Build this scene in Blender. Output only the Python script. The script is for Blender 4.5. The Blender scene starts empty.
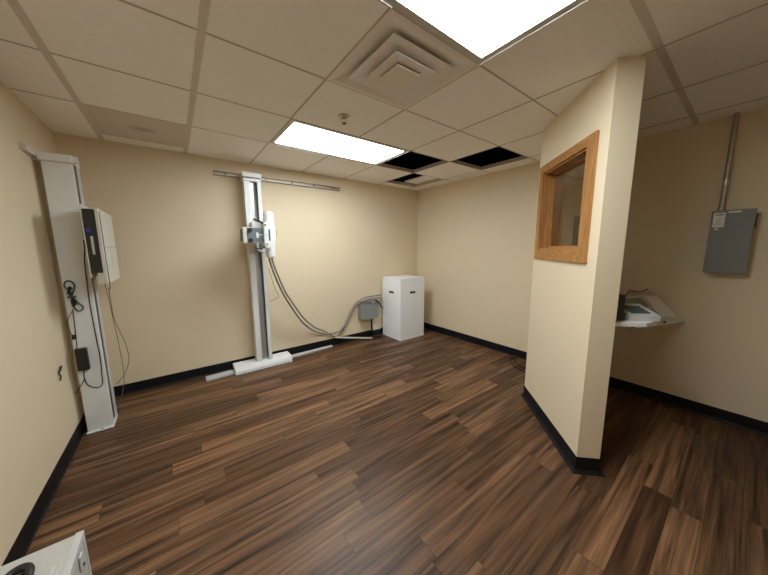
import bpy, bmesh, math, random
from mathutils import Vector, Matrix
random.seed(7)
scn = bpy.context.scene
COL = scn.collection
PI = math.pi
# ------------------------------------------------------------------ place
H = 2.41; XL = .3177; XR = 4.512; YB = 2.6316; YF = -2.6; U = .6096
R2 = 2 ** -.5

# ------------------------------------------------------------------ materials
def new_mat(name):
    m = bpy.data.materials.new(name); m.use_nodes = True
    nt = m.node_tree; b = nt.nodes['Principled BSDF']
    return m, nt, b
def srgb(r, g, b):
    f = lambda c: (c / 255 / 12.92) if c / 255 <= .04045 else ((c / 255 + .055) / 1.055) ** 2.4
    return (f(r), f(g), f(b), 1)
def simple(name, col, rough=.5, metal=0, var=.06, scale=6, bump=0, bscale=200, spec=.5):
    m, nt, b = new_mat(name)
    n = nt.nodes.new('ShaderNodeTexNoise'); n.inputs['Scale'].default_value = scale; n.inputs['Detail'].default_value = 4
    tc = nt.nodes.new('ShaderNodeTexCoord'); nt.links.new(tc.outputs['Object'], n.inputs['Vector'])
    mx = nt.nodes.new('ShaderNodeMix'); mx.data_type = 'RGBA'
    mx.inputs[6].default_value = tuple(c * (1 - var) for c in col[:3]) + (1,)
    mx.inputs[7].default_value = tuple(min(1, c * (1 + var)) for c in col[:3]) + (1,)
    nt.links.new(n.outputs['Fac'], mx.inputs[0]); nt.links.new(mx.outputs[2], b.inputs['Base Color'])
    b.inputs['Roughness'].default_value = rough; b.inputs['Metallic'].default_value = metal
    b.inputs['Specular IOR Level'].default_value = spec
    if bump:
        n2 = nt.nodes.new('ShaderNodeTexNoise'); n2.inputs['Scale'].default_value = bscale
        nt.links.new(tc.outputs['Object'], n2.inputs['Vector'])
        bp = nt.nodes.new('ShaderNodeBump'); bp.inputs['Strength'].default_value = bump; bp.inputs['Distance'].default_value = .002
        nt.links.new(n2.outputs['Fac'], bp.inputs['Height']); nt.links.new(bp.outputs['Normal'], b.inputs['Normal'])
    return m

M = {}
M['wall'] = simple('beige_wall_paint', (.715, .60, .425), .6, 0, .03, 3, .35, 160, .3)
M['tile'] = simple('ceiling_tile_board', (.94, .91, .875), .9, 0, .05, 60, .5, 300, .1)
M['tee'] = simple('painted_grid_metal', (.66, .60, .53), .55, 0, .04, 20)
M['tee_thin'] = simple('shadow_toned_cross_tee', (.50, .43, .35), .6, 0, .04, 20)  # darker tone paints in the shadow edges along the thin tees
M['dark_tile'] = simple('discoloured_tile', (.68, .61, .56), .95, 0, .06, 40, .4, 300, .1)
M['plenum'] = simple('unlit_black_plenum', (.012, .009, .007), .95, 0, .3, 3, 0, 1, .05)  # near-black colour stands for the unlit space above the ceiling
M['base'] = simple('black_vinyl', (.006, .006, .008), .5, 0, .2, 8, spec=.25)
M['white'] = simple('white_enamel', (.72, .73, .72), .35, 0, .03, 5)
M['white_box'] = simple('white_laminate', (.83, .84, .86), .5, 0, .02, 5)
M['cream'] = simple('cream_plastic', (.62, .60, .53), .45, 0, .03, 5)
M['light_grey'] = simple('light_grey_metal', (.56, .57, .56), .4, .1, .05, 8)
M['alu'] = simple('brushed_aluminium', (.55, .54, .52), .38, .85, .08, 30)
M['steel'] = simple('galvanised_steel', (.42, .37, .30), .45, .6, .15, 25)
M['black'] = simple('black_plastic', (.012, .012, .012), .4, 0, .2, 8)
M['dark_grey'] = simple('dark_grey_metal', (.07, .08, .09), .45, .2, .15, 20)
M['grey_box'] = simple('grey_enamel_box', (.27, .28, .27), .5, .1, .05, 12)
M['panel_grey'] = simple('dull_grey_electrical_paint', (.20, .20, .185), .55, .1, .06, 10)
M['hose'] = simple('grey_ribbed_hose', (.24, .215, .19), .6, 0, .12, 30)
M['wire'] = simple('grey_wire', (.16, .145, .125), .6)
M['collimator'] = simple('blue_grey_panel', (.16, .19, .215), .35, .2, .3, 40)
M['paper'] = simple('white_paper', (.78, .77, .74), .7)
M['vent'] = simple('vent_enamel', (.80, .75, .71), .5, 0, .03, 10)
M['ventc'] = simple('vent_centre_enamel', (.78, .70, .57), .5, 0, .03, 10)
M['screen'] = simple('lcd_glass', (.07, .11, .13), .25, 0, .1, 20)
M['blue'] = simple('blue_plastic', (.02, .03, .35), .4)
M['red'] = simple('red_ink', (.45, .12, .10), .6)
M['caseface'] = simple('grey_white_case_paint', (.50, .49, .45), .4, 0, .05, 12, .15, 90)
M['lightframe'] = simple('light_frame_enamel', (.55, .52, .47), .5)

# oak / stained wood for the window casing (grain along the given axis)
def wood(name, axis):
    m, nt, b = new_mat(name)
    tc = nt.nodes.new('ShaderNodeTexCoord'); mp = nt.nodes.new('ShaderNodeMapping')
    sc = [26, 26, 26]; sc[axis] = 1.6
    mp.inputs['Scale'].default_value = sc
    nt.links.new(tc.outputs['Object'], mp.inputs['Vector'])
    n = nt.nodes.new('ShaderNodeTexNoise'); n.inputs['Scale'].default_value = 2.2; n.inputs['Detail'].default_value = 8
    n.inputs['Distortion'].default_value = .6
    nt.links.new(mp.outputs[0], n.inputs['Vector'])
    cr = nt.nodes.new('ShaderNodeValToRGB')
    cr.color_ramp.elements[0].position = .3; cr.color_ramp.elements[0].color = (.25, .10, .026, 1)
    cr.color_ramp.elements[1].position = .7; cr.color_ramp.elements[1].color = (.48, .23, .066, 1)
    nt.links.new(n.outputs['Fac'], cr.inputs['Fac']); nt.links.new(cr.outputs['Color'], b.inputs['Base Color'])
    b.inputs['Roughness'].default_value = .38
    return m
M['wood_v'] = wood('stained_oak_upright', 2)
M['wood_h'] = wood('stained_oak_rail', 0)

# floor: staggered vinyl wood planks running along x
def floor_mat():
    m, nt, b = new_mat('wood_plank_floor')
    N = nt.nodes.new; L = nt.links.new
    def math_(op, a=None, c=None, **k):
        n = N('ShaderNodeMath'); n.operation = op
        for i, v in enumerate((a, c)):
            if v is None: continue
            if isinstance(v, (int, float)): n.inputs[i].default_value = v
            else: L(v, n.inputs[i])
        return n.outputs[0]
    geo = N('ShaderNodeNewGeometry'); sp = N('ShaderNodeSeparateXYZ'); L(geo.outputs['Position'], sp.inputs[0])
    X, Y = sp.outputs[0], sp.outputs[1]
    W, LEN = .122, 1.0
    yr = math_('DIVIDE', math_('ADD', Y, 10.03), W); row = math_('FLOOR', yr); fy = math_('FRACT', yr)
    wn = N('ShaderNodeTexWhiteNoise'); wn.noise_dimensions = '1D'; L(row, wn.inputs['W'])
    off = math_('MULTIPLY', wn.outputs['Value'], 7.3)
    xr = math_('ADD', math_('DIVIDE', math_('ADD', X, 20), LEN), off); pl = math_('FLOOR', xr); fx = math_('FRACT', xr)
    cb = N('ShaderNodeCombineXYZ'); L(row, cb.inputs[0]); L(pl, cb.inputs[1])
    w2 = N('ShaderNodeTexWhiteNoise'); w2.noise_dimensions = '2D'; L(cb.outputs[0], w2.inputs['Vector'])
    # per plank tone
    cr = N('ShaderNodeValToRGB'); e = cr.color_ramp.elements
    e[0].position = 0; e[0].color = (.070, .033, .015, 1)
    e[1].position = 1; e[1].color = (.180, .090, .042, 1)
    for p_, c_ in ((.22, (.090, .044, .021, 1)), (.5, (.110, .055, .027, 1)), (.78, (.138, .072, .036, 1))):
        q = cr.color_ramp.elements.new(p_); q.color = c_
    L(w2.outputs['Value'], cr.inputs['Fac'])
    # streaks along the plank, shifted from plank to plank
    mp = N('ShaderNodeCombineXYZ')
    L(math_('ADD', math_('MULTIPLY', X, 1.3), math_('MULTIPLY', w2.outputs['Value'], 37)), mp.inputs[0])
    L(math_('ADD', math_('MULTIPLY', Y, 30), math_('MULTIPLY', row, 5.3)), mp.inputs[1])
    n1 = N('ShaderNodeTexNoise'); n1.inputs['Scale'].default_value = 1; n1.inputs['Detail'].default_value = 3; n1.inputs['Roughness'].default_value = .55
    n1.inputs['Distortion'].default_value = .35
    L(mp.outputs[0], n1.inputs['Vector'])
    mr = N('ShaderNodeMapRange'); mr.inputs[1].default_value = .3; mr.inputs[2].default_value = .7; mr.inputs[3].default_value = .22; mr.inputs[4].default_value = 1.65
    L(n1.outputs['Fac'], mr.inputs[0])
    mp2 = N('ShaderNodeCombineXYZ')
    L(math_('ADD', math_('MULTIPLY', X, 5), math_('MULTIPLY', w2.outputs['Value'], 91)), mp2.inputs[0]); L(math_('MULTIPLY', Y, 170), mp2.inputs[1])
    n2 = N('ShaderNodeTexNoise'); n2.inputs['Scale'].default_value = 1; n2.inputs['Detail'].default_value = 4
    L(mp2.outputs[0], n2.inputs['Vector'])
    mr2 = N('ShaderNodeMapRange'); mr2.inputs[1].default_value = .3; mr2.inputs[2].default_value = .7; mr2.inputs[3].default_value = .78; mr2.inputs[4].default_value = 1.2
    L(n2.outputs['Fac'], mr2.inputs[0])
    # seams
    d1 = math_('MINIMUM', fy, math_('SUBTRACT', 1, fy)); d2 = math_('MINIMUM', fx, math_('SUBTRACT', 1, fx))
    s1 = math_('GREATER_THAN', math_('MULTIPLY', d1, W), .0012); s2 = math_('GREATER_THAN', math_('MULTIPLY', d2, LEN), .0012)
    seam = math_('ADD', math_('MULTIPLY', math_('MULTIPLY', s1, s2), .5), .5)
    k = math_('MULTIPLY', math_('MULTIPLY', mr.outputs[0], mr2.outputs[0]), seam)
    vm = N('ShaderNodeVectorMath'); vm.operation = 'SCALE'; L(cr.outputs['Color'], vm.inputs[0]); L(k, vm.inputs['Scale'])
    L(vm.outputs[0], b.inputs['Base Color'])
    mr3 = N('ShaderNodeMapRange'); mr3.inputs[3].default_value = .33; mr3.inputs[4].default_value = .46
    L(n2.outputs['Fac'], mr3.inputs[0]); L(mr3.outputs[0], b.inputs['Roughness'])
    b.inputs['Specular IOR Level'].default_value = .26
    bp = N('ShaderNodeBump'); bp.inputs['Strength'].default_value = .15; bp.inputs['Distance'].default_value = .001
    L(k, bp.inputs['Height']); L(bp.outputs['Normal'], b.inputs['Normal'])
    return m
M['floor'] = floor_mat()

def glass():
    m, nt, b = new_mat('clear_window_glass')
    b.inputs['Transmission Weight'].default_value = 1; b.inputs['Roughness'].default_value = 0
    b.inputs['IOR'].default_value = 1.5; b.inputs['Base Color'].default_value = (.93, .95, .92, 1)
    return m
M['glass'] = glass()
def emit(name, col, s):
    m, nt, b = new_mat(name)
    b.inputs['Base Color'].default_value = (.8, .8, .8, 1)
    b.inputs['Emission Color'].default_value = col; b.inputs['Emission Strength'].default_value = s
    return m
LIGHT_S = 22.0
M['diffuser'] = emit('lit_prismatic_diffuser', (.885, .965, 1.0, 1), LIGHT_S)

# ------------------------------------------------------------------ mesh builder
class MB:
    def __init__(s): s.bm = bmesh.new(); s.mats = []; s.cur = 0
    def mat(s, m):
        if m not in s.mats: s.mats.append(m)
        s.cur = s.mats.index(m); return s
    def _add(s, verts, faces, smooth=False):
        vs = [s.bm.verts.new(v) for v in verts]
        out = []
        for f in faces:
            try: fc = s.bm.faces.new([vs[i] for i in f])
            except ValueError: continue
            fc.material_index = s.cur; fc.smooth = smooth; out.append(fc)
        return vs, out
    def box(s, x0, x1, y0, y1, z0, z1, bev=0, xf=None):
        v = [(x, y, z) for z in (z0, z1) for x, y in ((x0, y0), (x1, y0), (x1, y1), (x0, y1))]
        if xf: v = [xf(*p) for p in v]
        vs, fs = s._add(v, [(0, 3, 2, 1), (4, 5, 6, 7), (0, 1, 5, 4), (1, 2, 6, 5), (2, 3, 7, 6), (3, 0, 4, 7)])
        if bev:
            es = list({e for f in fs for e in f.edges})
            r = bmesh.ops.bevel(s.bm, geom=es, offset=bev, segments=2, affect='EDGES', profile=.5)
            for f in r['faces']: f.material_index = s.cur
        return s
    def prism(s, poly, z0, z1, axis='z', xf=None, bev=0):
        n = len(poly)
        def P(a, c, h):
            p = {'z': (a, c, h), 'x': (h, a, c), 'y': (a, h, c)}[axis]
            return xf(*p) if xf else p
        v = [P(a, c, z0) for a, c in poly] + [P(a, c, z1) for a, c in poly]
        f = [tuple(range(n))[::-1], tuple(range(n, 2 * n))] + [(i, (i + 1) % n, n + (i + 1) % n, n + i) for i in range(n)]
        vs, fs = s._add(v, f)
        if bev:
            es = list({e for f_ in fs for e in f_.edges})
            r = bmesh.ops.bevel(s.bm, geom=es, offset=bev, segments=2, affect='EDGES')
            for f_ in r['faces']: f_.material_index = s.cur
        return s
    def cyl(s, a, b, r, seg=20, r2=None, cap=True):
        a = Vector(a); b = Vector(b); d = (b - a).normalized()
        u = d.orthogonal().normalized(); w = d.cross(u); r2 = r if r2 is None else r2
        v = [a + (u * math.cos(t) + w * math.sin(t)) * r for t in [2 * PI * i / seg for i in range(seg)]]
        v += [b + (u * math.cos(t) + w * math.sin(t)) * r2 for t in [2 * PI * i / seg for i in range(seg)]]
        s._add(v, [(i, (i + 1) % seg, seg + (i + 1) % seg, seg + i) for i in range(seg)], True)
        if cap:
            s._add(v[:seg], [tuple(range(seg))[::-1]]); s._add(v[seg:], [tuple(range(seg))])
        return s
    def tube(s, pts, r, seg=8, smooth=True, ribs=0):
        pts = [Vector(p) for p in pts]
        if smooth: pts = spline(pts)
        n = len(pts); rings = []; up = None
        for i, p in enumerate(pts):
            d = (pts[min(i + 1, n - 1)] - pts[max(i - 1, 0)]).normalized()
            if up is None: up = d.orthogonal().normalized()
            up = (up - d * up.dot(d)).normalized(); w = d.cross(up)
            rr = r * (1 + (ribs if i % 2 else 0))
            rings.append([p + (up * math.cos(t) + w * math.sin(t)) * rr for t in [2 * PI * k / seg for k in range(seg)]])
        v = [q for rg in rings for q in rg]
        f = [(i * seg + k, i * seg + (k + 1) % seg, (i + 1) * seg + (k + 1) % seg, (i + 1) * seg + k) for i in range(n - 1) for k in range(seg)]
        f += [tuple(range(seg))[::-1], tuple(range((n - 1) * seg, n * seg))]
        s._add(v, f, True); return s
    def sweep(s, path, prof, closed=False):
        """prof: (outward offset, z) polygon swept along a plan polyline; outward = right-hand side of travel"""
        n = len(path); rings = []
        for i in range(n):
            p = Vector((path[i][0], path[i][1]))
            a = (p - Vector(path[i - 1][:2])).normalized() if i > 0 else None
            b = (Vector(path[i + 1][:2]) - p).normalized() if i < n - 1 else None
            na = Vector((a.y, -a.x)) if a else None; nb = Vector((b.y, -b.x)) if b else None
            if na is None: m = nb
            elif nb is None: m = na
            else: m = (na + nb) / (1 + na.dot(nb))
            rings.append([(p.x + m.x * o, p.y + m.y * o, z) for o, z in prof])
        k = len(prof); v = [q for r_ in rings for q in r_]
        f = [(i * k + j, i * k + (j + 1) % k, (i + 1) * k + (j + 1) % k, (i + 1) * k + j) for i in range(n - 1) for j in range(k)]
        f += [tuple(range(k))[::-1], tuple(range((n - 1) * k, n * k))]
        s._add(v, f); return s
    def build(s, name, mat=None, parent=None, origin=None):
        bmesh.ops.recalc_face_normals(s.bm, faces=s.bm.faces)
        o0 = Vector(origin) if origin is not None else Vector((0, 0, 0))
        if parent is not None:
            o0 = Vector(parent['_o'])
        for v in s.bm.verts: v.co -= o0
        me = bpy.data.meshes.new(name); s.bm.to_mesh(me); s.bm.free()
        for m in (s.mats or [mat]): me.materials.append(M[m])
        ob = bpy.data.objects.new(name, me); COL.objects.link(ob)
        ob['_o'] = tuple(o0)
        if parent is not None: ob.parent = parent
        else: ob.location = o0
        return ob
def spline(pts, k=10):
    out = []
    n = len(pts)
    for i in range(n - 1):
        p0 = pts[max(i - 1, 0)]; p1 = pts[i]; p2 = pts[i + 1]; p3 = pts[min(i + 2, n - 1)]
        for j in range(k):
            t = j / k
            out.append(.5 * ((2 * p1) + (p2 - p0) * t + (2 * p0 - 5 * p1 + 4 * p2 - p3) * t * t + (3 * p1 - p0 - 3 * p2 + p3) * t ** 3))
    out.append(pts[-1]); return out
def thing(name, loc, label, cat, group=None):
    o = bpy.data.objects.new(name, None); COL.objects.link(o); o.location = loc; o['_o'] = tuple(loc)
    o.empty_display_size = .1
    return tag(o, label, cat, group)
def tag(o, label, cat, group=None):
    o['label'] = label; o['category'] = cat
    if group: o['group'] = group
    return o
def struct(o): o['kind'] = 'structure'; return o

# ------------------------------------------------------------------ shell
struct(MB().box(XL - .12, XR + .12, YF - .12, YB + .12, -.1, 0).build('floor', 'floor'))
struct(MB().box(XL - .12, XL, YF, YB, 0, H).build('wall_left', 'wall'))
struct(MB().box(XR, XR + .12, YF, YB, 0, H).build('wall_right', 'wall'))
struct(MB().box(XL - .12, XR + .12, YB, YB + .12, 0, H).build('wall_back', 'wall'))
struct(MB().box(XL - .12, XR + .12, YF - .12, YF, 0, H).build('wall_front', 'wall'))
d = MB(); d.mat('plenum'); d.box(XL - .12, XR + .12, YF - .12, YB + .12, 3.0, 3.1)
for a in ((XL - .12, XL, YF, YB), (XR, XR + .12, YF, YB), (XL - .12, XR + .12, YB, YB + .12), (XL - .12, XR + .12, YF - .12, YF)): d.box(*a, H, 3.0)
struct(d.build('ceiling_deck'))

# partition, angled 45 degrees, with a window hole. local frame: s along, t into the wall, z up
P0 = Vector((2.970, -.465)); TH = .135; LN = .930
def PT(s, t, z=0): return (P0.x + (s + t) * R2, P0.y + (s - t) * R2, z)
WS0, WS1, WZ0, WZ1 = .185, .812, 1.412, 2.036
mb = MB(); mb.mat('wall')
x = lambda s, t, z: PT(s, t, z)
mb.box(0, WS0, 0, TH, 0, H, xf=x); mb.box(WS1, LN, 0, TH, 0, H, xf=x)
mb.box(WS0, WS1, 0, TH, 0, WZ0, xf=x); mb.box(WS0, WS1, 0, TH, WZ1, H, xf=x)
bmesh.ops.remove_doubles(mb.bm, verts=mb.bm.verts, dist=1e-5)
struct(mb.build('wall_partition'))
A = PT(LN, 0); yb0 = A[1] - TH
ib = P0.x + TH * R2 + (yb0 - (P0.y - TH * R2))
struct(MB().prism([(A[0], A[1]), (PT(LN, TH)[0], PT(LN, TH)[1]), (ib, yb0), (XR, yb0), (XR, A[1])], 0, H).build('wall_booth', 'wall'))

# baseboards: vinyl cove with a small toe
BP = [(0, 0), (.016, 0), (.010, .004), (.0055, .014), (.0045, .098), (.003, .1016), (0, .1016)]
BP2 = [(0, 0), (.026, 0), (.026, .002), (.014, .005), (.0055, .018), (.0045, .098), (.003, .1016), (0, .1016)]
struct(MB().sweep([(XL, YB), (XR, YB)], BP).build('baseboard_back', 'base'))
struct(MB().sweep([(XR, YB), (XR, A[1])], BP).build('baseboard_right', 'base'))
struct(MB().sweep([(XR, yb0), (XR, YF)], BP).build('baseboard_booth', 'base'))
struct(MB().sweep([(XL, YF), (XL, YB)], BP).build('baseboard_left', 'base'))
struct(MB().sweep([(XR, A[1]), (A[0], A[1]), (P0.x, P0.y), PT(0, TH)[:2], (ib, yb0), (XR, yb0)], [(-o, z) for o, z in BP] if False else BP2).build('baseboard_partition', 'base'))
struct(MB().sweep([(XR, YF), (XL, YF)], BP).build('baseboard_front', 'base'))

# ------------------------------------------------------------------ ceiling
def gx(i): return i * U
def gy(j): return j * U
LIGHTS = [(3, 2), (2, -1)]                     # lower-left cell of each 2x1 troffer
skip = {(3, 0), (5, 2), (6, 1), (6, 3), (1, 3)}
for i, j in LIGHTS: skip |= {(i, j), (i + 1, j)}
mb = MB(); mb.mat('tile')
for i in range(0, 8):
    for j in range(-5, 5):
        if (i, j) in skip: continue
        x0, x1 = max(gx(i), XL), min(gx(i + 1), XR); y0, y1 = max(gy(j), YF), min(gy(j + 1), YB)
        if x1 - x0 < .02 or y1 - y0 < .02: continue
        mb.box(x0, x1, y0, y1, H, H + .016)
ceil = struct(mb.build('ceiling'))
# T-bar grid: flange below the board edge plus a web above it
mb = MB(); mb.mat('tee')
WIDE, THIN = .017, .0055
def bar_x(j, i0, i1, w, dz=0):
    x0, x1 = max(gx(i0), XL), min(gx(i1), XR); mb.box(x0, x1, gy(j) - w, gy(j) + w, H - .0018 - dz, H); mb.box(x0, x1, gy(j) - .001, gy(j) + .001, H, H + .038)
def bar_y(i, y0, y1, w, dz=0):
    mb.box(gx(i) - w, gx(i) + w, y0, y1, H - .0022 - dz, H); mb.box(gx(i) - .001, gx(i) + .001, y0, y1, H, H + .038)
bar_y(1, YF, YB, WIDE); bar_y(2, YF, YB, WIDE); bar_x(-1, 4.0, 7.5, WIDE)
mb.mat('tee_thin')
bar_y(3, gy(0), gy(2), THIN); bar_y(3, gy(3), YB, THIN); bar_y(4, gy(-1), gy(2), THIN); bar_y(4, gy(3), YB, THIN)
bar_y(5, YF, YB, THIN); bar_y(6, YF, YB, THIN); bar_y(7, YF, YB, THIN)
for j in (-4, -3, -2): bar_x(j, 0, 7.5, THIN)
bar_x(-1, 0, 4, THIN)
for j in (0, 1, 2, 3): bar_x(j, 0, 7.5, THIN)
bar_x(4, 1, 2, THIN); bar_x(4, 6, 7, THIN)
struct(mb.build('trim_1'))
# wall angle round the room
an = [(0, H - .002), (.018, H - .002), (.018, H), (0, H)]

# openings: board edges beyond the wall angle stay, plenum darkness is put into its near-black colour
for i, j in ((5, 2), (6, 1), (6, 3)):
    pass
# return-coloured tile with smudge
t = MB().box(gx(1) + .002, gx(2) - .002, gy(3) + .002, gy(4) - .002, H + .0, H + .016)
o = t.build('ceiling_tile', 'dark_tile', origin=(gx(1.5), gy(3.5), H))
tag(o, 'darker pinkish grey ceiling tile with a faint smudge, above the white wall post', 'ceiling tile')
def smudge():
    m = M['dark_tile']; nt = m.node_tree; b = nt.nodes['Principled BSDF']
    src = b.inputs['Base Color'].links[0].from_socket
    tc = nt.nodes.new('ShaderNodeTexCoord'); mp = nt.nodes.new('ShaderNodeMapping')
    mp.inputs['Location'].default_value = (0, -.0, 0); mp.inputs['Scale'].default_value = (9, 13, 1)
    nt.links.new(tc.outputs['Object'], mp.inputs[0])
    ln = nt.nodes.new('ShaderNodeVectorMath'); ln.operation = 'LENGTH'; nt.links.new(mp.outputs[0], ln.inputs[0])
    mr = nt.nodes.new('ShaderNodeMapRange'); mr.interpolation_type = 'SMOOTHSTEP'
    mr.inputs[1].default_value = .3; mr.inputs[2].default_value = 1.1; mr.inputs[3].default_value = .72; mr.inputs[4].default_value = 1
    nt.links.new(ln.outputs['Value'], mr.inputs[0])
    vm = nt.nodes.new('ShaderNodeVectorMath'); vm.operation = 'SCALE'; nt.links.new(src, vm.inputs[0]); nt.links.new(mr.outputs[0], vm.inputs['Scale'])
    nt.links.new(vm.outputs[0], b.inputs['Base Color'])
smudge()
# pushed-aside piece of tile lying over the third opening
o = MB().box(4.02, gx(7) + .02, 1.81, 2.42, H + .040, H + .056).build('ceiling_tile', 'tile', origin=(4.15, 2.1, H + .04))
tag(o, 'pale ceiling tile pushed aside above the open grid square nearest the back wall corner', 'ceiling tile')

# ------------------------------------------------------------------ troffers
def troffer(i, j, label, first=None):
    loc = (gx(i + 1), gy(j + .5), H)
    if first is not None:
        r = first.copy(); COL.objects.link(r); r.location = loc; r['label'] = label
        for ch in first.children:
            c = ch.copy(); COL.objects.link(c); c.parent = r
        return r
    r = thing('ceiling_light', loc, label, 'ceiling light', 'recessed panel lights')
    x0, x1, y0, y1 = gx(i) + .006, gx(i + 2) - .006, gy(j) + .006, gy(j + 1) - .006
    f = MB(); f.mat('lightframe'); w = .036
    for a in ((x0, x1, y0, y0 + w), (x0, x1, y1 - w, y1), (x0, x0 + w, y0 + w, y1 - w), (x1 - w, x1, y0 + w, y1 - w)):
        f.box(*a, H - .004, H + .004)
    f.mat('paper')
    for a in ((x0, (x0 + x1) / 2, y1 - .003, y1), (x1 - .003, x1, y0, y1)): f.box(*a, H - .009, H - .004)
    f.build('frame', parent=r)
    MB().box(x0 + w, x1 - w, y0 + w, y1 - w, H, H + .006).build('diffuser', 'diffuser', r)
    b = MB(); b.mat('lightframe'); b.box(x0, x1, y0, y1, H + .09, H + .1)
    for a in ((x0, x1, y0, y0 + .004), (x0, x1, y1 - .004, y1), (x0, x0 + .004, y0, y1), (x1 - .004, x1, y0, y1)):
        b.box(*a, H + .004, H + .09)
    b.build('housing', parent=r)
    return r
tr = troffer(3, 2, 'smaller looking bright light panel nearer the back wall, left of the open ceiling squares')
troffer(2, -1, 'large bright ceiling light panel beside the square vent, cut by the photo top', tr)

# ------------------------------------------------------------------ air vent
V0 = (gx(3), gy(0)); vc = (gx(3.5), gy(.5))
v = thing('air_vent', (vc[0], vc[1], H), 'square ceiling air vent with nested louvre rings between the two ceiling lights', 'air vent')
def ring(mbx, ho, hi, zo, zi, th=.0015):
    """square cone band between half sizes ho (at zo) and hi (at zi), with thickness"""
    def sq(h, z): return [(vc[0] + a * h, vc[1] + b_ * h, z) for a, b_ in ((-1, -1), (1, -1), (1, 1), (-1, 1))]
    vv = sq(ho, zo) + sq(hi, zi) + sq(ho, zo + th) + sq(hi, zi + th)
    ff = []
    for k in range(4):
        n = (k + 1) % 4
        ff += [(k, n, 4 + n, 4 + k), (8 + k, 12 + k, 12 + n, 8 + n), (k, 8 + k, 8 + n, n), (4 + k, 4 + n, 12 + n, 12 + k)]
    mbx._add(vv, ff)
f = MB(); f.mat('vent'); ring(f, .302, .276, H - .0028, H - .0036, .003); ring(f, .276, .150, H - .003, H + .034); f.build('frame', parent=v)
f = MB(); f.mat('vent'); ring(f, .211, .204, H - .006, H - .006, .003); ring(f, .204, .104, H - .006, H + .006); f.build('louvre_ring', parent=v)
f = MB(); f.mat('vent'); ring(f, .140, .133, H - .019, H - .019, .003); ring(f, .133, .060, H - .019, H - .008); f.build('louvre_ring', parent=v)
f = MB(); f.mat('ventc'); f.box(vc[0] - .078, vc[0] + .078, vc[1] - .078, vc[1] + .078, H - .027, H - .022, .002)
f.build('centre_plate', parent=v)
for a, b_ in ((1, 1), (-1, -1), (1, -1), (-1, 1)):
    f = MB(); f.mat('steel'); f.tube([(vc[0] + a * .05, vc[1] + b_ * .05, H - .020), (vc[0] + a * .11, vc[1] + b_ * .11, H - .002), (vc[0] + a * .17, vc[1] + b_ * .17, H + .024)], .002, 6)
    f.build('support_bracket', parent=v)
f = MB(); f.mat('vent'); f.box(vc[0] - .29, vc[0] + .29, vc[1] - .29, vc[1] + .29, H + .12, H + .125)
for a in ((-.29, .29, -.29, -.285), (-.29, .29, .285, .29), (-.29, -.285, -.29, .29), (.285, .29, -.29, .29)):
    f.box(vc[0] + a[0], vc[0] + a[1], vc[1] + a[2], vc[1] + a[3], H + .0, H + .12)
f.mat('black'); f.cyl((vc[0], vc[1], H + .112), (vc[0], vc[1], H + .119), .17, 32)
f.build('plenum_box', parent=v)

# ------------------------------------------------------------------ sprinkler
sx, sy = 2.136, .951
s = thing('sprinkler_head', (sx, sy, H), 'small chrome fire sprinkler head hanging from the ceiling by the far light panel', 'sprinkler')
f = MB(); f.cyl((sx, sy, H), (sx, sy, H - .008), .042, 32, .034); f.build('escutcheon', 'steel', s)
f = MB(); f.mat('steel'); f.cyl((sx, sy, H - .006), (sx, sy, H - .022), .012)
for a in (-1, 1): f.tube([(sx + a * .010, sy, H - .018), (sx + a * .016, sy, H - .032), (sx + a * .004, sy, H - .05)], .003, 6)
f.build('frame_arm', parent=s)
f = MB(); f.cyl((sx, sy, H - .050), (sx, sy, H - .053), .017, 16); f.build('deflector', 'dark_grey', s)

# ------------------------------------------------------------------ observation window
w = MB(); w.mat('wood_h'); w.box(WS0, WS1, 0, .003, 0, .003)
w = thing('window_1', PT(.5, 0, WZ0), '', '')
del w['label'], w['category']; struct(w)
cs0, cs1, cz0, cz1 = .097, .878, 1.333, 2.094
def trapz(mbx, pts, t0, t1):      # prism in the (s, z) plane
    n = len(pts); vv = [PT(s_, t0, z_) for s_, z_ in pts] + [PT(s_, t1, z_) for s_, z_ in pts]
    mbx._add(vv, [tuple(range(n)), tuple(range(n, 2 * n))[::-1]] + [(i, (i + 1) % n, n + (i + 1) % n, n + i) for i in range(n)])
for side, (t0, t1) in enumerate(((-.017, 0), (TH, TH + .017))):
    f = MB(); f.mat('wood_h')
    trapz(f, [(cs0, cz0), (cs1, cz0), (WS1, WZ0), (WS0, WZ0)], t0, t1); trapz(f, [(cs0, cz1), (cs1, cz1), (WS1, WZ1), (WS0, WZ1)], t0, t1)
    f.mat('wood_v')
    trapz(f, [(cs0, cz0), (cs0, cz1), (WS0, WZ1), (WS0, WZ0)], t0, t1); trapz(f, [(cs1, cz0), (cs1, cz1), (WS1, WZ1), (WS1, WZ0)], t0, t1)
    f.build('window_casing', parent=w)
f = MB(); j = .012
f.mat('wood_v'); f.box(WS0, WS0 + j, 0, TH, WZ0, WZ1, xf=PT); f.box(WS1 - j, WS1, 0, TH, WZ0, WZ1, xf=PT)
f.mat('wood_h'); f.box(WS0 + j, WS1 - j, 0, TH, WZ0, WZ0 + j, xf=PT); f.box(WS0 + j, WS1 - j, 0, TH, WZ1 - j, WZ1, xf=PT)
f.build('window_jamb', parent=w)
f = MB(); g0, g1, e = .075, .079, .016
for t0, t1 in ((g0 - .014, g0 - .001), (g1 + .001, g1 + .014)):
    f.mat('wood_v'); f.box(WS0 + j, WS0 + j + e, t0, t1, WZ0 + j, WZ1 - j, xf=PT); f.box(WS1 - j - e, WS1 - j, t0, t1, WZ0 + j, WZ1 - j, xf=PT)
    f.mat('wood_h'); f.box(WS0 + j + e, WS1 - j - e, t0, t1, WZ0 + j, WZ0 + j + e, xf=PT); f.box(WS0 + j + e, WS1 - j - e, t0, t1, WZ1 - j - e, WZ1 - j, xf=PT)
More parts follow.
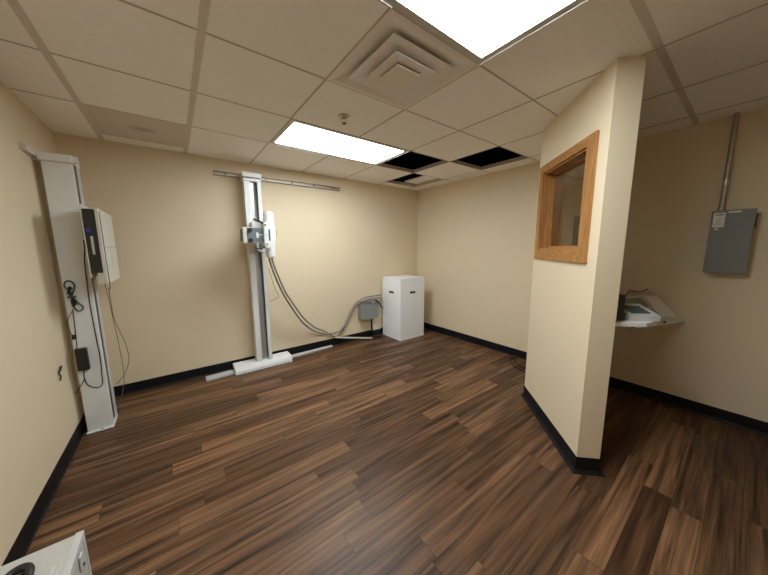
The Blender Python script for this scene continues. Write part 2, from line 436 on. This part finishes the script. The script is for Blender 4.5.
f.build('glazing_stop', parent=w)
MB().box(WS0 + j, WS1 - j, g0, g1, WZ0 + j, WZ1 - j, xf=PT).build('glass_pane', 'glass', w)

# ------------------------------------------------------------------ wall bucky post (left)
p = thing('receptor_stand', (.435, 2.09, 0), 'tall white column stand for the image receptor, fixed by the left wall', 'x-ray stand')
px0, px1, py0, py1 = .358, .506, 2.0, 2.18
f = MB(); f.mat('white'); f.prism([(px0, py0), (px1, py0), (px1, py1), (px0, py1)], .012, 2.045, bev=.004); f.build('post', parent=p)
f = MB(); f.mat('white'); f.box(px0 - .012, px1 + .006, py0 - .012, py1 + .01, 2.045, 2.10, .006)
f.prism([(py0 - .012, 2.052), (py0 + .03, 2.052), (py0 + .03, 2.098), (py0 + .01, 2.098)], px1 + .006, px1 + .028, 'x'); f.build('top_cap', parent=p)
f = MB(); f.mat('black'); f.box(px1, px1 + .0012, py0 + .035, py0 + .085, .05, 2.045); f.build('track_groove', parent=p)
f = MB(); f.mat('light_grey'); f.box(px1, px1 + .003, py0 + .090, py1, .02, 2.045, .001); f.build('guide_rail', parent=p)
f = MB(); f.mat('white'); f.box(px0 - .004, px1 + .004, py0 - .02, py1 + .006, 0, .012, .002); f.mat('black'); f.cyl((.44, 1.990, .012), (.44, 1.990, .014), .006, 12)
f.build('foot_plate', parent=p)
f = MB(); f.mat('cream'); f.box(XL, XL + .030, 1.835, 2.060, 2.062, 2.105, .003); f.build('wall_bracket', parent=p)
for a in (2.02, 2.1):
    f = MB(); f.mat('cream'); f.box(XL, px0 + .004, a, a + .04, 2.045, 2.062, .002); f.build('support_arm', parent=p)

# receptor box
q = thing('image_receptor', (.59, 2.06, 1.185), 'white square image receptor box with black cassette slot, mounted on the left column', 'x-ray receptor')
by0, by1, bz0, bz1 = 1.785, 2.335, 1.187, 1.722
f = MB(); f.mat('cream'); f.box(.612, .632, by0, by1, bz0, bz1, .005); f.box(.580, .614, by0 + .01, by1, bz0, bz0 + .085, .003)
f.box(.560, .613, by0 + .02, by1, bz1 - .008, bz1 - .002, .001); f.build('housing', parent=q)
f = MB(); f.mat('wire'); f.box(.6318, .6328, by0 + .02, by1 - .02, 1.452, 1.4545); f.box(.6318, .6328, 2.058, 2.0605, 1.30, 1.452)
f.build('front_seam', parent=q)
f = MB(); f.mat('black'); f.box(.551, .612, by0 + .004, by1 - .02, bz0 + .085, bz1 - .008, .002); f.build('cassette_tray', parent=q)
f = MB(); f.mat('cream'); f.box(.543, .550, by0 + .005, by1 - .03, bz0 + .05, bz1 + .025, .002); f.build('back_plate', parent=q)
f = MB(); f.mat('dark_grey'); f.box(px1 + .012, .544, 1.98, 2.2, 1.3, 1.6, .003); f.build('carriage', parent=q)
f = MB(); f.mat('alu'); f.box(.574, .588, by0 - .002, by0 + .006, 1.40, 1.53, .002); f.build('tray_handle', parent=q)
f = MB(); f.mat('blue'); f.box(.560, .580, by0 - .006, by0 + .006, 1.555, 1.585, .003); f.build('plug', parent=q)
f = MB(); f.mat('light_grey'); f.cyl((.545, by0 - .002, 1.69), (.525, by0 - .002, 1.69), .008, 12); f.build('lock_knob', parent=q)

def wire(name, pts, r, label, cat='cable', m='black', parent=None, seg=6):
    o_ = MB().tube(pts, r, seg)
    o_ = o_.build(name, m, parent, None if parent else pts[0])
    if parent is None: tag(o_, label, cat)
    return o_
# power brick and leads on the post face
yf = py0 - .001
pb = thing('power_adapter', (.42, yf - .02, .78), 'black power adapter brick strapped low on the white column beside the left wall', 'power adapter')
def post_pt(u_, z): return None
f = MB(); f.mat('black'); f.box(.367, .432, yf - .034, yf, .524, .698, .006); f.build('brick', parent=pb)
wire('lead', [(.397, yf - .015, .527), (.392, yf - .012, .455), (.405, yf - .008, .395), (.443, yf - .008, .362), (.480, yf - .008, .378), (.487, yf - .008, .46), (.492, yf - .008, .60), (.488, yf - .008, .78), (.484, yf - .010, 1.0), (.487, yf - .010, 1.20), (.492, yf - .012, 1.35), (.515, yf - .08, 1.44), (.538, 1.80, 1.50)], .0035, '', parent=pb)
wire('lead', [(.390, yf - .012, .450), (.374, yf - .008, .415), (.350, yf - .004, .38), (.330, yf + .01, .34)], .003, '', parent=pb)
wire('lead', [(.380, yf - .012, .695), (.384, yf - .008, .79), (.388, yf - .008, .90), (.392, yf - .01, 1.00)], .003, '', parent=pb)
wire('lead', [(.388, yf - .016, .985), (.366, yf - .014, .94), (.354, yf - .012, .90), (.357, yf - .012, .84), (.371, yf - .012, .80)], .0022, '', parent=pb)
f = MB(); f.mat('black'); f.box(.364, .381, yf - .018, yf, .770, .805, .003); f.build('plug', parent=pb)
cb = MB(); cb.mat('black')
cb.tube([(.392, yf - .012, 1.135), (.374, yf - .012, 1.165), (.372, yf - .012, 1.19), (.386, yf - .012, 1.21), (.408, yf - .012, 1.205), (.422, yf - .012, 1.175), (.412, yf - .014, 1.13), (.398, yf - .014, 1.09), (.396, yf - .012, 1.03), (.418, yf - .010, .982), (.440, yf - .010, .99), (.445, yf - .010, 1.015), (.428, yf - .012, 1.04), (.408, yf - .014, 1.08), (.395, yf - .014, 1.14)], .0042, 6)
cb.tube([(.398, yf - .018, 1.17), (.390, yf - .020, 1.13), (.402, yf - .020, 1.08), (.402, yf - .018, 1.02)], .008, 6)
cb.tube([(.410, yf - .020, 1.16), (.385, yf - .024, 1.125), (.408, yf - .022, 1.08), (.416, yf - .018, 1.03)], .006, 6)
cb.mat('dark_grey'); cb.box(.380, .420, yf - .030, yf, 1.085, 1.098, .002)
tag(cb.build('cable_coil', origin=(.40, yf, .98)), 'black cable looped and tied in a bundle on the white column face', 'cable')
# two thin grey wires hanging from receptor box to the floor
wire('hanging_wire', [(.6375, by0 - .004, 1.70), (.6375, by0 - .006, 1.45), (.6375, by0 - .006, 1.18), (.605, 1.95, 1.13), (.555, 2.3, .94), (.559, 2.3, .842), (.584, 2.3, .711), (.610, 2.3, .585), (.615, 2.3, .442), (.577, 2.3, .329), (.515, 2.3, .243)], .003, 'longer thin grey wire looping out from the image receptor box towards the back baseboard', 'wire', 'wire')
wire('hanging_wire', [(.590, 1.92, 1.185), (.570, 2.1, 1.10), (.567, 2.2, .861), (.579, 2.2, .621), (.582, 2.2, .346), (.551, 2.2, .169), (.505, 2.205, .056)], .0025, 'shorter thin grey wire hanging from the receptor box down to the floor behind the column', 'wire', 'wire')
# stub on left wall
st = MB(); st.mat('black'); st.tube([(XL, 1.79, .60), (XL + .012, 1.78, .615), (XL + .014, 1.80, .635), (XL + .008, 1.83, .625)], .006, 6); st.tube([(XL + .004, 1.78, .60), (XL + .014, 1.765, .575), (XL + .010, 1.755, .55)], .005, 6)
tag(st.build('wall_cable_stub', origin=(XL, 1.79, .58)), 'short frayed black cable end poking out of the left wall', 'cable')

# ------------------------------------------------------------------ rails on the back wall
rl = thing('wall_rail', (2.2, YB, 2.235), 'long horizontal tan metal rail bolted to the back wall under the ceiling', 'rail')
f = MB(); f.mat('steel'); f.prism([(YB, 2.232), (YB - .035, 2.232), (YB - .035, 2.238), (YB - .008, 2.240), (YB - .008, 2.268), (YB - .035, 2.270), (YB - .035, 2.276), (YB, 2.276)], 1.448, 2.985, 'x'); f.build('channel', parent=rl)
for bx_ in (1.56, 1.99, 2.31, 2.60, 2.88):
    f = MB(); f.cyl((bx_, YB - .008, 2.254), (bx_, YB - .014, 2.254), .009, 12); f.build('bolt', 'black', rl)
fr = MB(); fr.mat('light_grey'); fr.prism([(1.185, 2.432), (1.47, 2.452), (2.76, 2.556), (2.76, 2.598), (1.47, 2.548), (1.185, 2.536)], 0, .022, bev=.002)
tag(fr.build('floor_rail', origin=(1.97, 2.5, 0)), 'flat grey metal floor track under the tube stand along the back wall', 'rail')

# ------------------------------------------------------------------ tube stand
ts = thing('tube_stand', (1.8, 2.5, 0), 'tall white x-ray tube column on a floor carriage at the back wall', 'x-ray stand')
f = MB(); f.mat('white')
f.prism([(2.405, .029), (2.400, .002), (2.452, .002), (2.452, .029)], 1.468, 2.115, 'x')
f.prism([(2.400, .029), (2.420, .066), (2.470, .082), (2.475, .078), (2.480, .082), (2.592, .082), (2.592, .029)], 1.468, 2.115, 'x')
f.build('base_carriage', parent=ts)
cx0, cx1, cy0, cy1 = 1.712, 1.888, 2.45, 2.56
f = MB(); f.mat('white')
f.prism([(cx0, cy0), (cx0 + .060, cy0), (cx0 + .060, cy0 + .012), (cx0 + .048, cy0 + .012), (cx0 + .048, cy1), (cx0, cy1)], .08, 2.215)
f.prism([(cx1, cy0), (cx1 - .038, cy0), (cx1 - .038, cy0 + .012), (cx1 - .026, cy0 + .012), (cx1 - .026, cy1), (cx1, cy1)], .08, 2.215)
f.mat('light_grey'); f.box(cx0 + .048, cx1 - .026, cy1 - .02, cy1, .08, 2.215); f.build('column', parent=ts)
f = MB(); f.mat('dark_grey'); f.box(cx1 - .044, cx1 - .038, cy0 + .03, cy0 + .05, .12, 2.2); f.build('chain', parent=ts)
f = MB(); f.mat('alu'); f.box(cx0 + .068, cx0 + .100, cy0 + .04, cy0 + .055, .08, 2.2); f.build('cable_channel', parent=ts)
f = MB(); f.mat('white'); f.box(cx0 - .014, cx1 + .012, cy0 - .012, 2.592, 2.215, 2.268, .006); f.box(cx0 - .006, cx1 + .004, cy0 - .006, cy1, 2.175, 2.205, .003)
f.box(cx0, cx1, cy0, cy1, 2.2, 2.22); f.build('top_cap', parent=ts)
f = MB(); f.mat('black'); f.box(cx0 + .03, cx1 - .02, cy0 - .014, cy0 - .010, 2.209, 2.213)
f.build('trim_strip', parent=ts)

# tube head
th = thing('x_ray_tube_head', (1.78, 2.25, 1.34), 'white x-ray tube head with collimator, black handles and control panel, carried on the tube column', 'x-ray tube')
f = MB(); f.mat('white'); f.box(1.735, 1.865, 2.33, cy0 - .001, 1.46, 1.72, .006); f.box(1.76, 1.86, 2.20, 2.34, 1.53, 1.65, .008); f.build('carriage_arm', parent=th)
f = MB(); f.mat('white')
TX, TY = 1.890, 2.235
zs = [(1.335, .035), (1.345, .046), (1.40, .052), (1.47, .056), (1.52, .066), (1.66, .066), (1.70, .058), (1.80, .055), (1.822, .046), (1.83, .03)]
for (a, ra), (b_, rb) in zip(zs, zs[1:]): f.cyl((TX, TY, a), (TX, TY, b_), ra, 32, rb, cap=False)
f.cyl((TX, TY, 1.3345), (TX, TY, 1.3355), .035, 32); f.cyl((TX, TY, 1.8295), (TX, TY, 1.8305), .03, 32); f.build('tube_housing', parent=th)
f = MB(); f.mat('cream'); f.box(1.604, 1.640, 2.13, 2.29, 1.49, 1.652, .006); f.mat('dark_grey'); f.box(1.6022, 1.6045, 2.15, 2.27, 1.51, 1.63, .001); f.build('collimator_port', parent=th)
f = MB(); f.mat('cream'); f.box(1.640, 1.80, 2.142, 2.30, 1.490, 1.655, .005); f.build('collimator_body', parent=th)
f = MB(); f.mat('collimator'); f.box(1.648, 1.796, 2.137, 2.144, 1.500, 1.645, .002); cfc = f.build('collimator_face', parent=th)
for z_ in (1.518, 1.622):
    f = MB(); f.cyl((1.675, 2.138, z_), (1.675, 2.112, z_), .022, 20, .019); f.build('knob', 'black', cfc)
f = MB(); f.mat('white'); f.box(1.732, 1.752, 2.132, 2.138, 1.545, 1.60, .001); f.box(1.752, 1.79, 2.133, 2.138, 1.572, 1.582, .001); f.build('field_label', parent=cfc)
f = MB(); f.mat('white')
f.prism([(1.80, 1.455), (1.822, 1.432), (1.873, 1.445), (1.873, 1.70), (1.850, 1.722), (1.80, 1.695)], 2.10, 2.17, 'y', bev=.005); cpn = f.build('control_panel', parent=th)
f = MB(); f.mat('screen'); f.box(1.846, 1.862, 2.0965, 2.1005, 1.515, 1.635, .001); f.build('display', parent=cpn)
for (a, b_) in ((1.817, 1.678), (1.824, 1.478), (1.821, 1.578)):
    f = MB(); f.cyl((a, 2.10, b_), (a, 2.092, b_), .0085 if b_ != 1.578 else .005, 12); f.build('button', 'black' if b_ != 1.578 else 'grey_box', cpn)
for pts in ([(1.80, 2.12, 1.695), (1.76, 2.095, 1.712), (1.705, 2.085, 1.733)], [(1.80, 2.12, 1.452), (1.765, 2.095, 1.44), (1.712, 2.085, 1.432)]):
    f = MB(); f.mat('black'); f.tube(pts, .010, 10); f.build('handle', parent=th)
f = MB(); f.mat('light_grey'); f.cyl((1.74, 2.15, 1.49), (1.74, 2.15, 1.44), .010, 12); f.tube([(1.735, 2.15, 1.425), (1.78, 2.13, 1.40), (1.83, 2.14, 1.415)], .012, 8); f.build('brake_lever', parent=th)
f = MB(); f.mat('steel'); f.tube([(1.93, 2.26, 1.68), (1.965, 2.27, 1.66), (1.975, 2.27, 1.60), (1.955, 2.26, 1.55)], .006, 6); f.build('wire_loop', parent=th)

# high-voltage hoses
hs1 = [(1.872, 2.24, 1.330), (1.885, 2.245, 1.27), (1.93, 2.27, 1.13), (2.02, 2.33, .92), (2.14, 2.40, .71), (2.30, 2.47, .47), (2.48, 2.53, .30), (2.68, 2.560, .215), (2.86, 2.560, .21), (2.98, 2.585, .28), (3.08, 2.585, .43), (3.18, 2.555, .575), (3.32, 2.50, .645), (3.50, 2.475, .655), (3.62, 2.52, .64), (3.67, 2.60, .63)]
wire('power_hose', hs1, .0125, 'ribbed grey power hose drooping from the tube head along the back wall', 'hose', 'hose', seg=10)
hs2 = [(1.905, 2.25, 1.330), (1.918, 2.262, 1.27), (1.965, 2.29, 1.14), (2.055, 2.35, .93), (2.175, 2.42, .735), (2.33, 2.50, .51), (2.50, 2.56, .345), (2.68, 2.600, .235), (2.84, 2.605, .125), (2.96, 2.612, .20), (3.04, 2.612, .36), (3.12, 2.61, .49), (3.205, 2.59, .60), (3.33, 2.54, .668), (3.50, 2.525, .682), (3.62, 2.56, .675), (3.672, 2.605, .66)]
wire('power_hose', hs2, .0105, 'thinner grey hose running behind the ribbed hose and over the junction box', 'hose', 'hose', seg=10)
wire('loose_wire', [(1.90, 2.40, 1.20), (1.965, 2.42, .95), (2.0, 2.42, .86), (1.94, 2.44, .815), (1.90, 2.45, .80)], .003, 'thin loose wire hanging beside the tube column', 'wire', 'wire')

# ------------------------------------------------------------------ junction box
jb = thing('junction_box', (3.40, YB, .31), 'grey metal junction box on the back wall beside the white carton', 'junction box')
f = MB(); f.mat('grey_box'); f.prism([(3.245, .335), (3.262, .318), (3.45, .312), (3.475, .335), (3.58, .335), (3.58, .60), (3.56, .615), (3.262, .615), (3.245, .60)], 2.53, YB - .001, 'y', bev=.004); f.build('enclosure', parent=jb)
f = MB(); f.mat('cream'); f.box(3.44, 3.51, 2.527, 2.53, .565, .592, .001); f.build('label_plate', parent=jb)
f = MB(); f.mat('black'); f.tube([(3.455, 2.56, .325), (3.46, 2.56, .20), (3.465, 2.555, .115), (3.50, 2.55, .07)], .014, 8); f.build('conduit', parent=jb)
f = MB(); f.mat('black'); f.tube([(3.50, 2.50, .62), (3.56, 2.49, .57), (3.60, 2.50, .50), (3.66, 2.53, .46)], .012, 8); f.build('cable', parent=jb)
f = MB(); f.mat('wall'); f.box(3.50, 3.66, 2.595, YB - .001, .10, .33, .002)
tag(f.build('raceway_cover', origin=(3.58, 2.61, .10)), 'beige raceway cover on the wall below the junction box', 'raceway')
f = MB(); f.mat('black')
f.tube([(3.47, 2.55, .03), (3.53, 2.50, .012), (3.60, 2.52, .016), (3.63, 2.57, .03), (3.56, 2.59, .05), (3.49, 2.56, .04), (3.50, 2.51, .02), (3.58, 2.50, .012), (3.65, 2.54, .012)], .009, 6)
f.tube([(3.50, 2.56, .10), (3.56, 2.55, .06), (3.62, 2.56, .10)], .008, 6)
tag(f.build('floor_cable', origin=(3.55, 2.55, 0)), 'tangle of black cable on the floor under the junction box', 'cable')
# leaning strip
a = Vector((2.815, 2.574, .130)); b_ = Vector((3.42, 2.50, .012)); d = (b_ - a).normalized(); n_ = Vector((0, 0, 1)).cross(d).normalized(); up = d.cross(n_)
f = MB(); f.mat('cream')
f.box(0, (b_ - a).length, -.012, .012, -.010, .010, .002, xf=lambda x_, y_, z_: tuple(a + d * x_ + n_ * y_ + up * z_))
tag(f.build('raceway_strip', origin=tuple(b_)), 'loose pale strip leaning on the black baseboard left of the junction box', 'strip')

# ------------------------------------------------------------------ white carton
wb = thing('white_carton', (3.95, 2.36, 0), 'tall white box with dark slot handles standing in the back corner', 'box')
wx0, wx1, wy0, wy1, wh = 3.70, 4.205, 2.135, 2.585, .967
def face_with_slot(mbx, a0, a1, s0, s1, z0, z1, f0, f1, axis):
    for (p_, q_, r_, t_) in ((a0, s0, 0.008, wh - .012), (s1, a1, 0.008, wh - .012), (s0, s1, 0.008, z0), (s0, s1, z1, wh - .012)):
        if axis == 'y': mbx.box(p_, q_, f0, f1, r_, t_)
        else: mbx.box(f0, f1, p_, q_, r_, t_)
f = MB(); f.mat('white_box'); tk = .008
face_with_slot(f, wx0, wx1, 3.893, 4.012, .722, .757, wy0, wy0 + tk, 'y')
face_with_slot(f, wx0, wx1, 3.893, 4.012, .722, .757, wy1 - tk, wy1, 'y')
face_with_slot(f, wy0 + tk, wy1 - tk, 2.295, 2.425, .722, .757, wx0, wx0 + tk, 'x')
face_with_slot(f, wy0 + tk, wy1 - tk, 2.295, 2.425, .722, .757, wx1 - tk, wx1, 'x')
f.box(wx0, wx1, wy0, wy1, 0, .008)
bmesh.ops.remove_doubles(f.bm, verts=f.bm.verts, dist=1e-5)
f.build('body', parent=wb)
f = MB(); f.mat('white_box'); f.box(wx0 + .001, wx1 - .001, wy0 + .001, (wy0 + wy1) / 2 - .001, wh - .012, wh - .002, .001); f.build('top_flap', parent=wb)
f = MB(); f.mat('white_box'); f.box(wx0 + .001, wx1 - .001, (wy0 + wy1) / 2 + .001, wy1 - .001, wh - .012, wh, .001); f.build('top_flap', parent=wb)
f = MB(); f.mat('black'); f.box(3.885, 4.02, wy0 + tk, wy0 + tk + .004, .71, .77); f.build('slot_shade_sheet', parent=wb)  # black sheets behind the slots stand in for the shaded box inside
f = MB(); f.mat('black'); f.box(wx0 + tk, wx0 + tk + .004, 2.285, 2.435, .71, .77); f.build('slot_shade_sheet', parent=wb)

# black cable loop on the floor by the right wall
f = MB(); f.mat('base')
f.tube([(4.44, .74, .006), (4.33, .72, .006), (4.22, .62, .006), (4.16, .50, .006), (4.14, .38, .006), (4.16, .28, .006)], .005, 6)
f.tube([(4.45, .70, .007), (4.36, .68, .007), (4.26, .58, .007), (4.22, .46, .007), (4.22, .34, .007), (4.25, .26, .007)], .006, 6)
tag(f.build('floor_cable', origin=(4.3, .5, 0)), 'thin dark cable curling over the floor by the right wall, beside the angled partition', 'cable')

# ------------------------------------------------------------------ breaker box and conduit on right wall
eb = thing('breaker_box', (4.46, -.88, 1.22), 'grey electrical disconnect box with a label on the dark right wall', 'electrical box')
f = MB(); f.mat('panel_grey'); f.box(4.425, XR - .001, -.975, -.775, 1.228, 1.690, .003); f.build('enclosure', parent=eb)
f = MB(); f.mat('panel_grey'); f.box(4.410, 4.424, -.985, -.772, 1.222, 1.700, .003); f.build('cover', parent=eb)
f = MB(); f.mat('paper'); f.box(4.4085, 4.4105, -.842, -.785, 1.575, 1.682)
f.mat('black'); f.box(4.4078, 4.4086, -.836, -.792, 1.664, 1.672)
for k in range(5): f.box(4.4078, 4.4086, -.834, -.794 - .006 * (k % 2), 1.646 - k * .009, 1.6475 - k * .009)
f.mat('red'); f.box(4.4078, 4.4086, -.836, -.790, 1.590, 1.594); f.box(4.4078, 4.4086, -.836, -.790, 1.600, 1.602)
f.build('warning_label', parent=eb)
f = MB(); f.mat('paper'); f.box(4.4085, 4.4105, -.915, -.855, 1.678, 1.690); f.build('name_plate', parent=eb)
f = MB(); f.mat('light_grey'); f.cyl((4.4105, -.808, 1.560), (4.4085, -.808, 1.560), .010, 16); f.build('seal', parent=eb)
f = MB(); f.mat('black'); f.box(4.430, 4.462, -.992, -.975, 1.56, 1.66, .003); f.build('switch_handle', parent=eb)
cd = thing('conduit_pipe', (4.475, -.815, 1.69), 'metal conduit pipe rising from the grey electrical box to the ceiling', 'pipe')
f = MB(); f.mat('steel'); f.cyl((4.475, -.815, 1.700), (4.475, -.815, H), .0165, 20); f.build('pipe', parent=cd)
f = MB(); f.mat('steel'); f.cyl((4.475, -.815, 1.691), (4.475, -.815, 1.722), .022, 20); f.build('connector', parent=cd)
f = MB(); f.mat('alu'); f.cyl((4.475, -.815, 1.895), (4.475, -.815, 1.935), .0185, 20); f.build('coupling', parent=cd)

# ------------------------------------------------------------------ control console + shelf behind the partition
cn = thing('control_console', (4.2, -.55, .78), 'sloped pale control console fixed to the right wall behind the partition', 'console')
A0 = Vector((3.88, -.50, .80)); B0 = Vector((4.49, -.70, .795)); C0 = Vector((4.505, -.505, 1.005)); D0 = Vector((3.95, -.33, 1.0))
def slab(pts, th_, mat, name, parent, off=0):
    nrm = (pts[1] - pts[0]).cross(pts[3] - pts[0]).normalized()
    if nrm.z < 0: nrm = -nrm
    top = [p_ + nrm * off for p_ in pts]; bot = [p_ - nrm * th_ for p_ in top]
    m_ = MB(); m_.mat(mat); m_._add(top + bot, [(0, 1, 2, 3), (7, 6, 5, 4), (0, 4, 5, 1), (1, 5, 6, 2), (2, 6, 7, 3), (3, 7, 4, 0)])
    return m_.build(name, parent=parent)
slab([A0, B0, C0, D0], .055, 'cream', 'body', cn)
def on(u_, v_): return A0.lerp(B0, u_).lerp(D0.lerp(C0, u_), v_)
slab([on(.08, .06), on(.70, .06), on(.70, .50), on(.08, .50)], .004, 'light_grey', 'keypad', cn, .0045)
slab([on(.20, .58), on(.58, .58), on(.58, .92), on(.20, .92)], .004, 'grey_box', 'display_panel', cn, .0045)
slab([on(.0, -.045), on(1, -.045), on(1, .0), on(0, .0)], .06, 'cream', 'front_lip', cn, .006)
for k in range(3):
    c0 = on(.18 + .2 * k, -.02); f = MB(); f.mat('dark_grey'); f.cyl(c0 + Vector((0, 0, .008)), c0 + Vector((0, -.004, .020)), .008, 10); f.build('button', parent=cn)
pp = slab([on(.62, .20), on(.93, .14), on(.96, .88), on(.66, .95)], .001, 'paper', 'paper_sheet', None, .008)
tag(pp, 'sheet of paper lying on the sloped console behind the partition', 'paper')
# wall shelf on the booth side of the partition
SZ = .98
def shelf_pt(s_, t_, z_): return PT(s_, TH + t_, z_)
sh = thing('shelf', shelf_pt(.35, .0, SZ - .03), 'white shelf fixed to the booth side of the angled partition', 'shelf')
f = MB(); f.mat('paper'); f.prism([(.05, .001), (.05, .20), (.11, .30), (.26, .36), (.62, .34), (.62, .001)], SZ - .026, SZ, xf=shelf_pt, bev=.003); f.build('board', parent=sh)
for s_ in (.18, .52):
    f = MB(); f.mat('steel'); f.box(s_, s_ + .02, .0015, .02, SZ - .20, SZ - .026, xf=shelf_pt); f.box(s_, s_ + .02, .0, .25, SZ - .034, SZ - .026, xf=shelf_pt); f.build('bracket', parent=sh)
mon = thing('desk_phone', shelf_pt(.2, .2, SZ), 'grey desk device with a dark screen on the shelf behind the partition', 'desk device')
f = MB(); f.mat('light_grey'); f.prism([(.12, SZ + .002), (.12, SZ + .035), (.30, SZ + .075), (.30, SZ + .002)], .13, .30, 'x', xf=lambda a_, b2, c_: shelf_pt(b2 - .03, a_, c_)); f.build('body', parent=mon)
f = MB(); f.mat('screen'); f.prism([(.15, SZ + .0425), (.15, SZ + .0445), (.26, SZ + .069), (.26, SZ + .067)], .16, .27, 'x', xf=lambda a_, b2, c_: shelf_pt(b2 - .03, a_, c_)); f.build('screen', parent=mon)
bk = thing('black_speaker', shelf_pt(.2, .1, SZ), 'small black box standing at the back of the shelf, half hidden by the partition', 'electronics box')
f = MB(); f.mat('black'); f.box(.09, .24, .015, .10, SZ + .001, SZ + .16, .006, xf=shelf_pt); f.build('body', parent=bk)
f = MB(); f.mat('dark_grey'); f.box(.10, .23, .100, .103, SZ + .01, SZ + .15, xf=shelf_pt); f.build('front_grille', parent=bk)
wire('console_lead', [shelf_pt(.22, .12, SZ + .09), (3.55, -.50, 1.10), (3.85, -.45, 1.09), (4.15, -.46, 1.05), (4.40, -.46, 1.05), (4.495, -.45, 1.04)], .005, 'black lead draped from the shelf over to the sloped console', 'cable', 'black')
# hand switch on the booth wall, seen through the glass
hw = thing('hand_switch', (4.14, yb0, 1.35), 'dark switch holder with a shiny hook on the booth wall, seen through the window', 'switch')
f = MB(); f.mat('black'); f.box(4.09, 4.19, yb0 - .03, yb0 - .001, 1.40, 1.72, .005); f.build('holder', parent=hw)
f = MB(); f.mat('alu'); f.tube([(4.19, yb0 - .03, 1.60), (4.22, yb0 - .06, 1.58), (4.23, yb0 - .06, 1.54), (4.20, yb0 - .04, 1.51)], .012, 8); f.build('hook', parent=hw)

# ------------------------------------------------------------------ equipment case in the near left corner
ec = thing('equipment_case', (.49, .2, 0), 'pale grey metal equipment case with black handle in the near left corner', 'case')
ex1, ey1, eh = .628, .518, .30; ex0 = .336; ey0 = -.10
f = MB(); f.mat('caseface'); f.box(ex0, ex1, ey0, ey1, 0, eh, .005); f.build('body', parent=ec)
f = MB(); f.mat('light_grey'); f.box(ex1 - .020, ex1 + .002, ey0, ey1 + .002, eh - .004, eh + .003, .001); f.box(ex1 - .002, ex1 + .003, ey0, ey1 + .002, eh - .024, eh + .002, .001)
f.box(ex1 - .014, ex1 + .0025, ey1 - .016, ey1 + .0025, .0, eh - .026, .001); f.build('corner_trim', parent=ec)
f = MB(); f.mat('light_grey'); f.box(ex1 - .055, ex1 - .047, ey0 + .02, ey1 - .12, eh, eh + .004, .001); f.box(ex1 - .038, ex1 - .034, ey0 + .02, ey1 - .10, eh, eh + .003, .001); f.build('lid_rib', parent=ec)
f = MB(); f.mat('light_grey'); f.box(ex1 + .002, ex1 + .008, ey1 - .10, ey1 - .07, eh - .09, eh - .03, .002); f.mat('dark_grey'); f.cyl((ex1 + .008, ey1 - .085, eh - .075), (ex1 + .013, ey1 - .085, eh - .075), .006, 10); f.build('latch', parent=ec)
f = MB(); f.mat('black'); hx, hy = .490, .418
f.tube([(hx - .026, hy - .05, eh + .004), (hx - .028, hy - .0, eh + .014), (hx - .012, hy + .018, eh + .018), (hx + .010, hy + .018, eh + .018), (hx + .026, hy - .0, eh + .014), (hx + .030, hy - .05, eh + .004)], .013, 10)
f.mat('dark_grey'); f.box(hx - .030, hx + .032, hy - .075, hy + .012, eh, eh + .003, .001)
f.build('handle', parent=ec)

# ------------------------------------------------------------------ light, world, camera
wld = bpy.data.worlds.new('World'); scn.world = wld; wld.use_nodes = True
wld.node_tree.nodes['Background'].inputs[0].default_value = (0, 0, 0, 1)

yaw, pit, rol, fpx = 6.451e-01, -1.438e-01, -6.7e-03, 276.944
F_ = Vector((math.sin(yaw) * math.cos(pit), math.cos(yaw) * math.cos(pit), math.sin(pit)))
R_ = Vector((math.cos(yaw), -math.sin(yaw), 0)); U_ = R_.cross(F_)
r_ = math.cos(rol) * R_ + math.sin(rol) * U_; u_ = -math.sin(rol) * R_ + math.cos(rol) * U_
cam = bpy.data.cameras.new('Camera'); co = bpy.data.objects.new('Camera', cam); COL.objects.link(co)
mt = Matrix((( r_.x, u_.x, -F_.x, 1.0274), (r_.y, u_.y, -F_.y, -1.0053), (r_.z, u_.z, -F_.z, 1.4374), (0, 0, 0, 1)))
co.matrix_world = mt
cam.sensor_fit = 'HORIZONTAL'; cam.sensor_width = 36; cam.lens = fpx / 768 * 36; cam.clip_start = .02
scn.camera = co
for o in bpy.data.objects:
    if '_o' in o: del o['_o']
scn.view_settings.view_transform = 'Standard'; scn.view_settings.look = 'None'; scn.view_settings.gamma = 1
scn.view_settings.use_curve_mapping = False
scn.view_settings.exposure = 0
try:
    scn.cycles.max_bounces = 12; scn.cycles.diffuse_bounces = 8
except Exception: pass
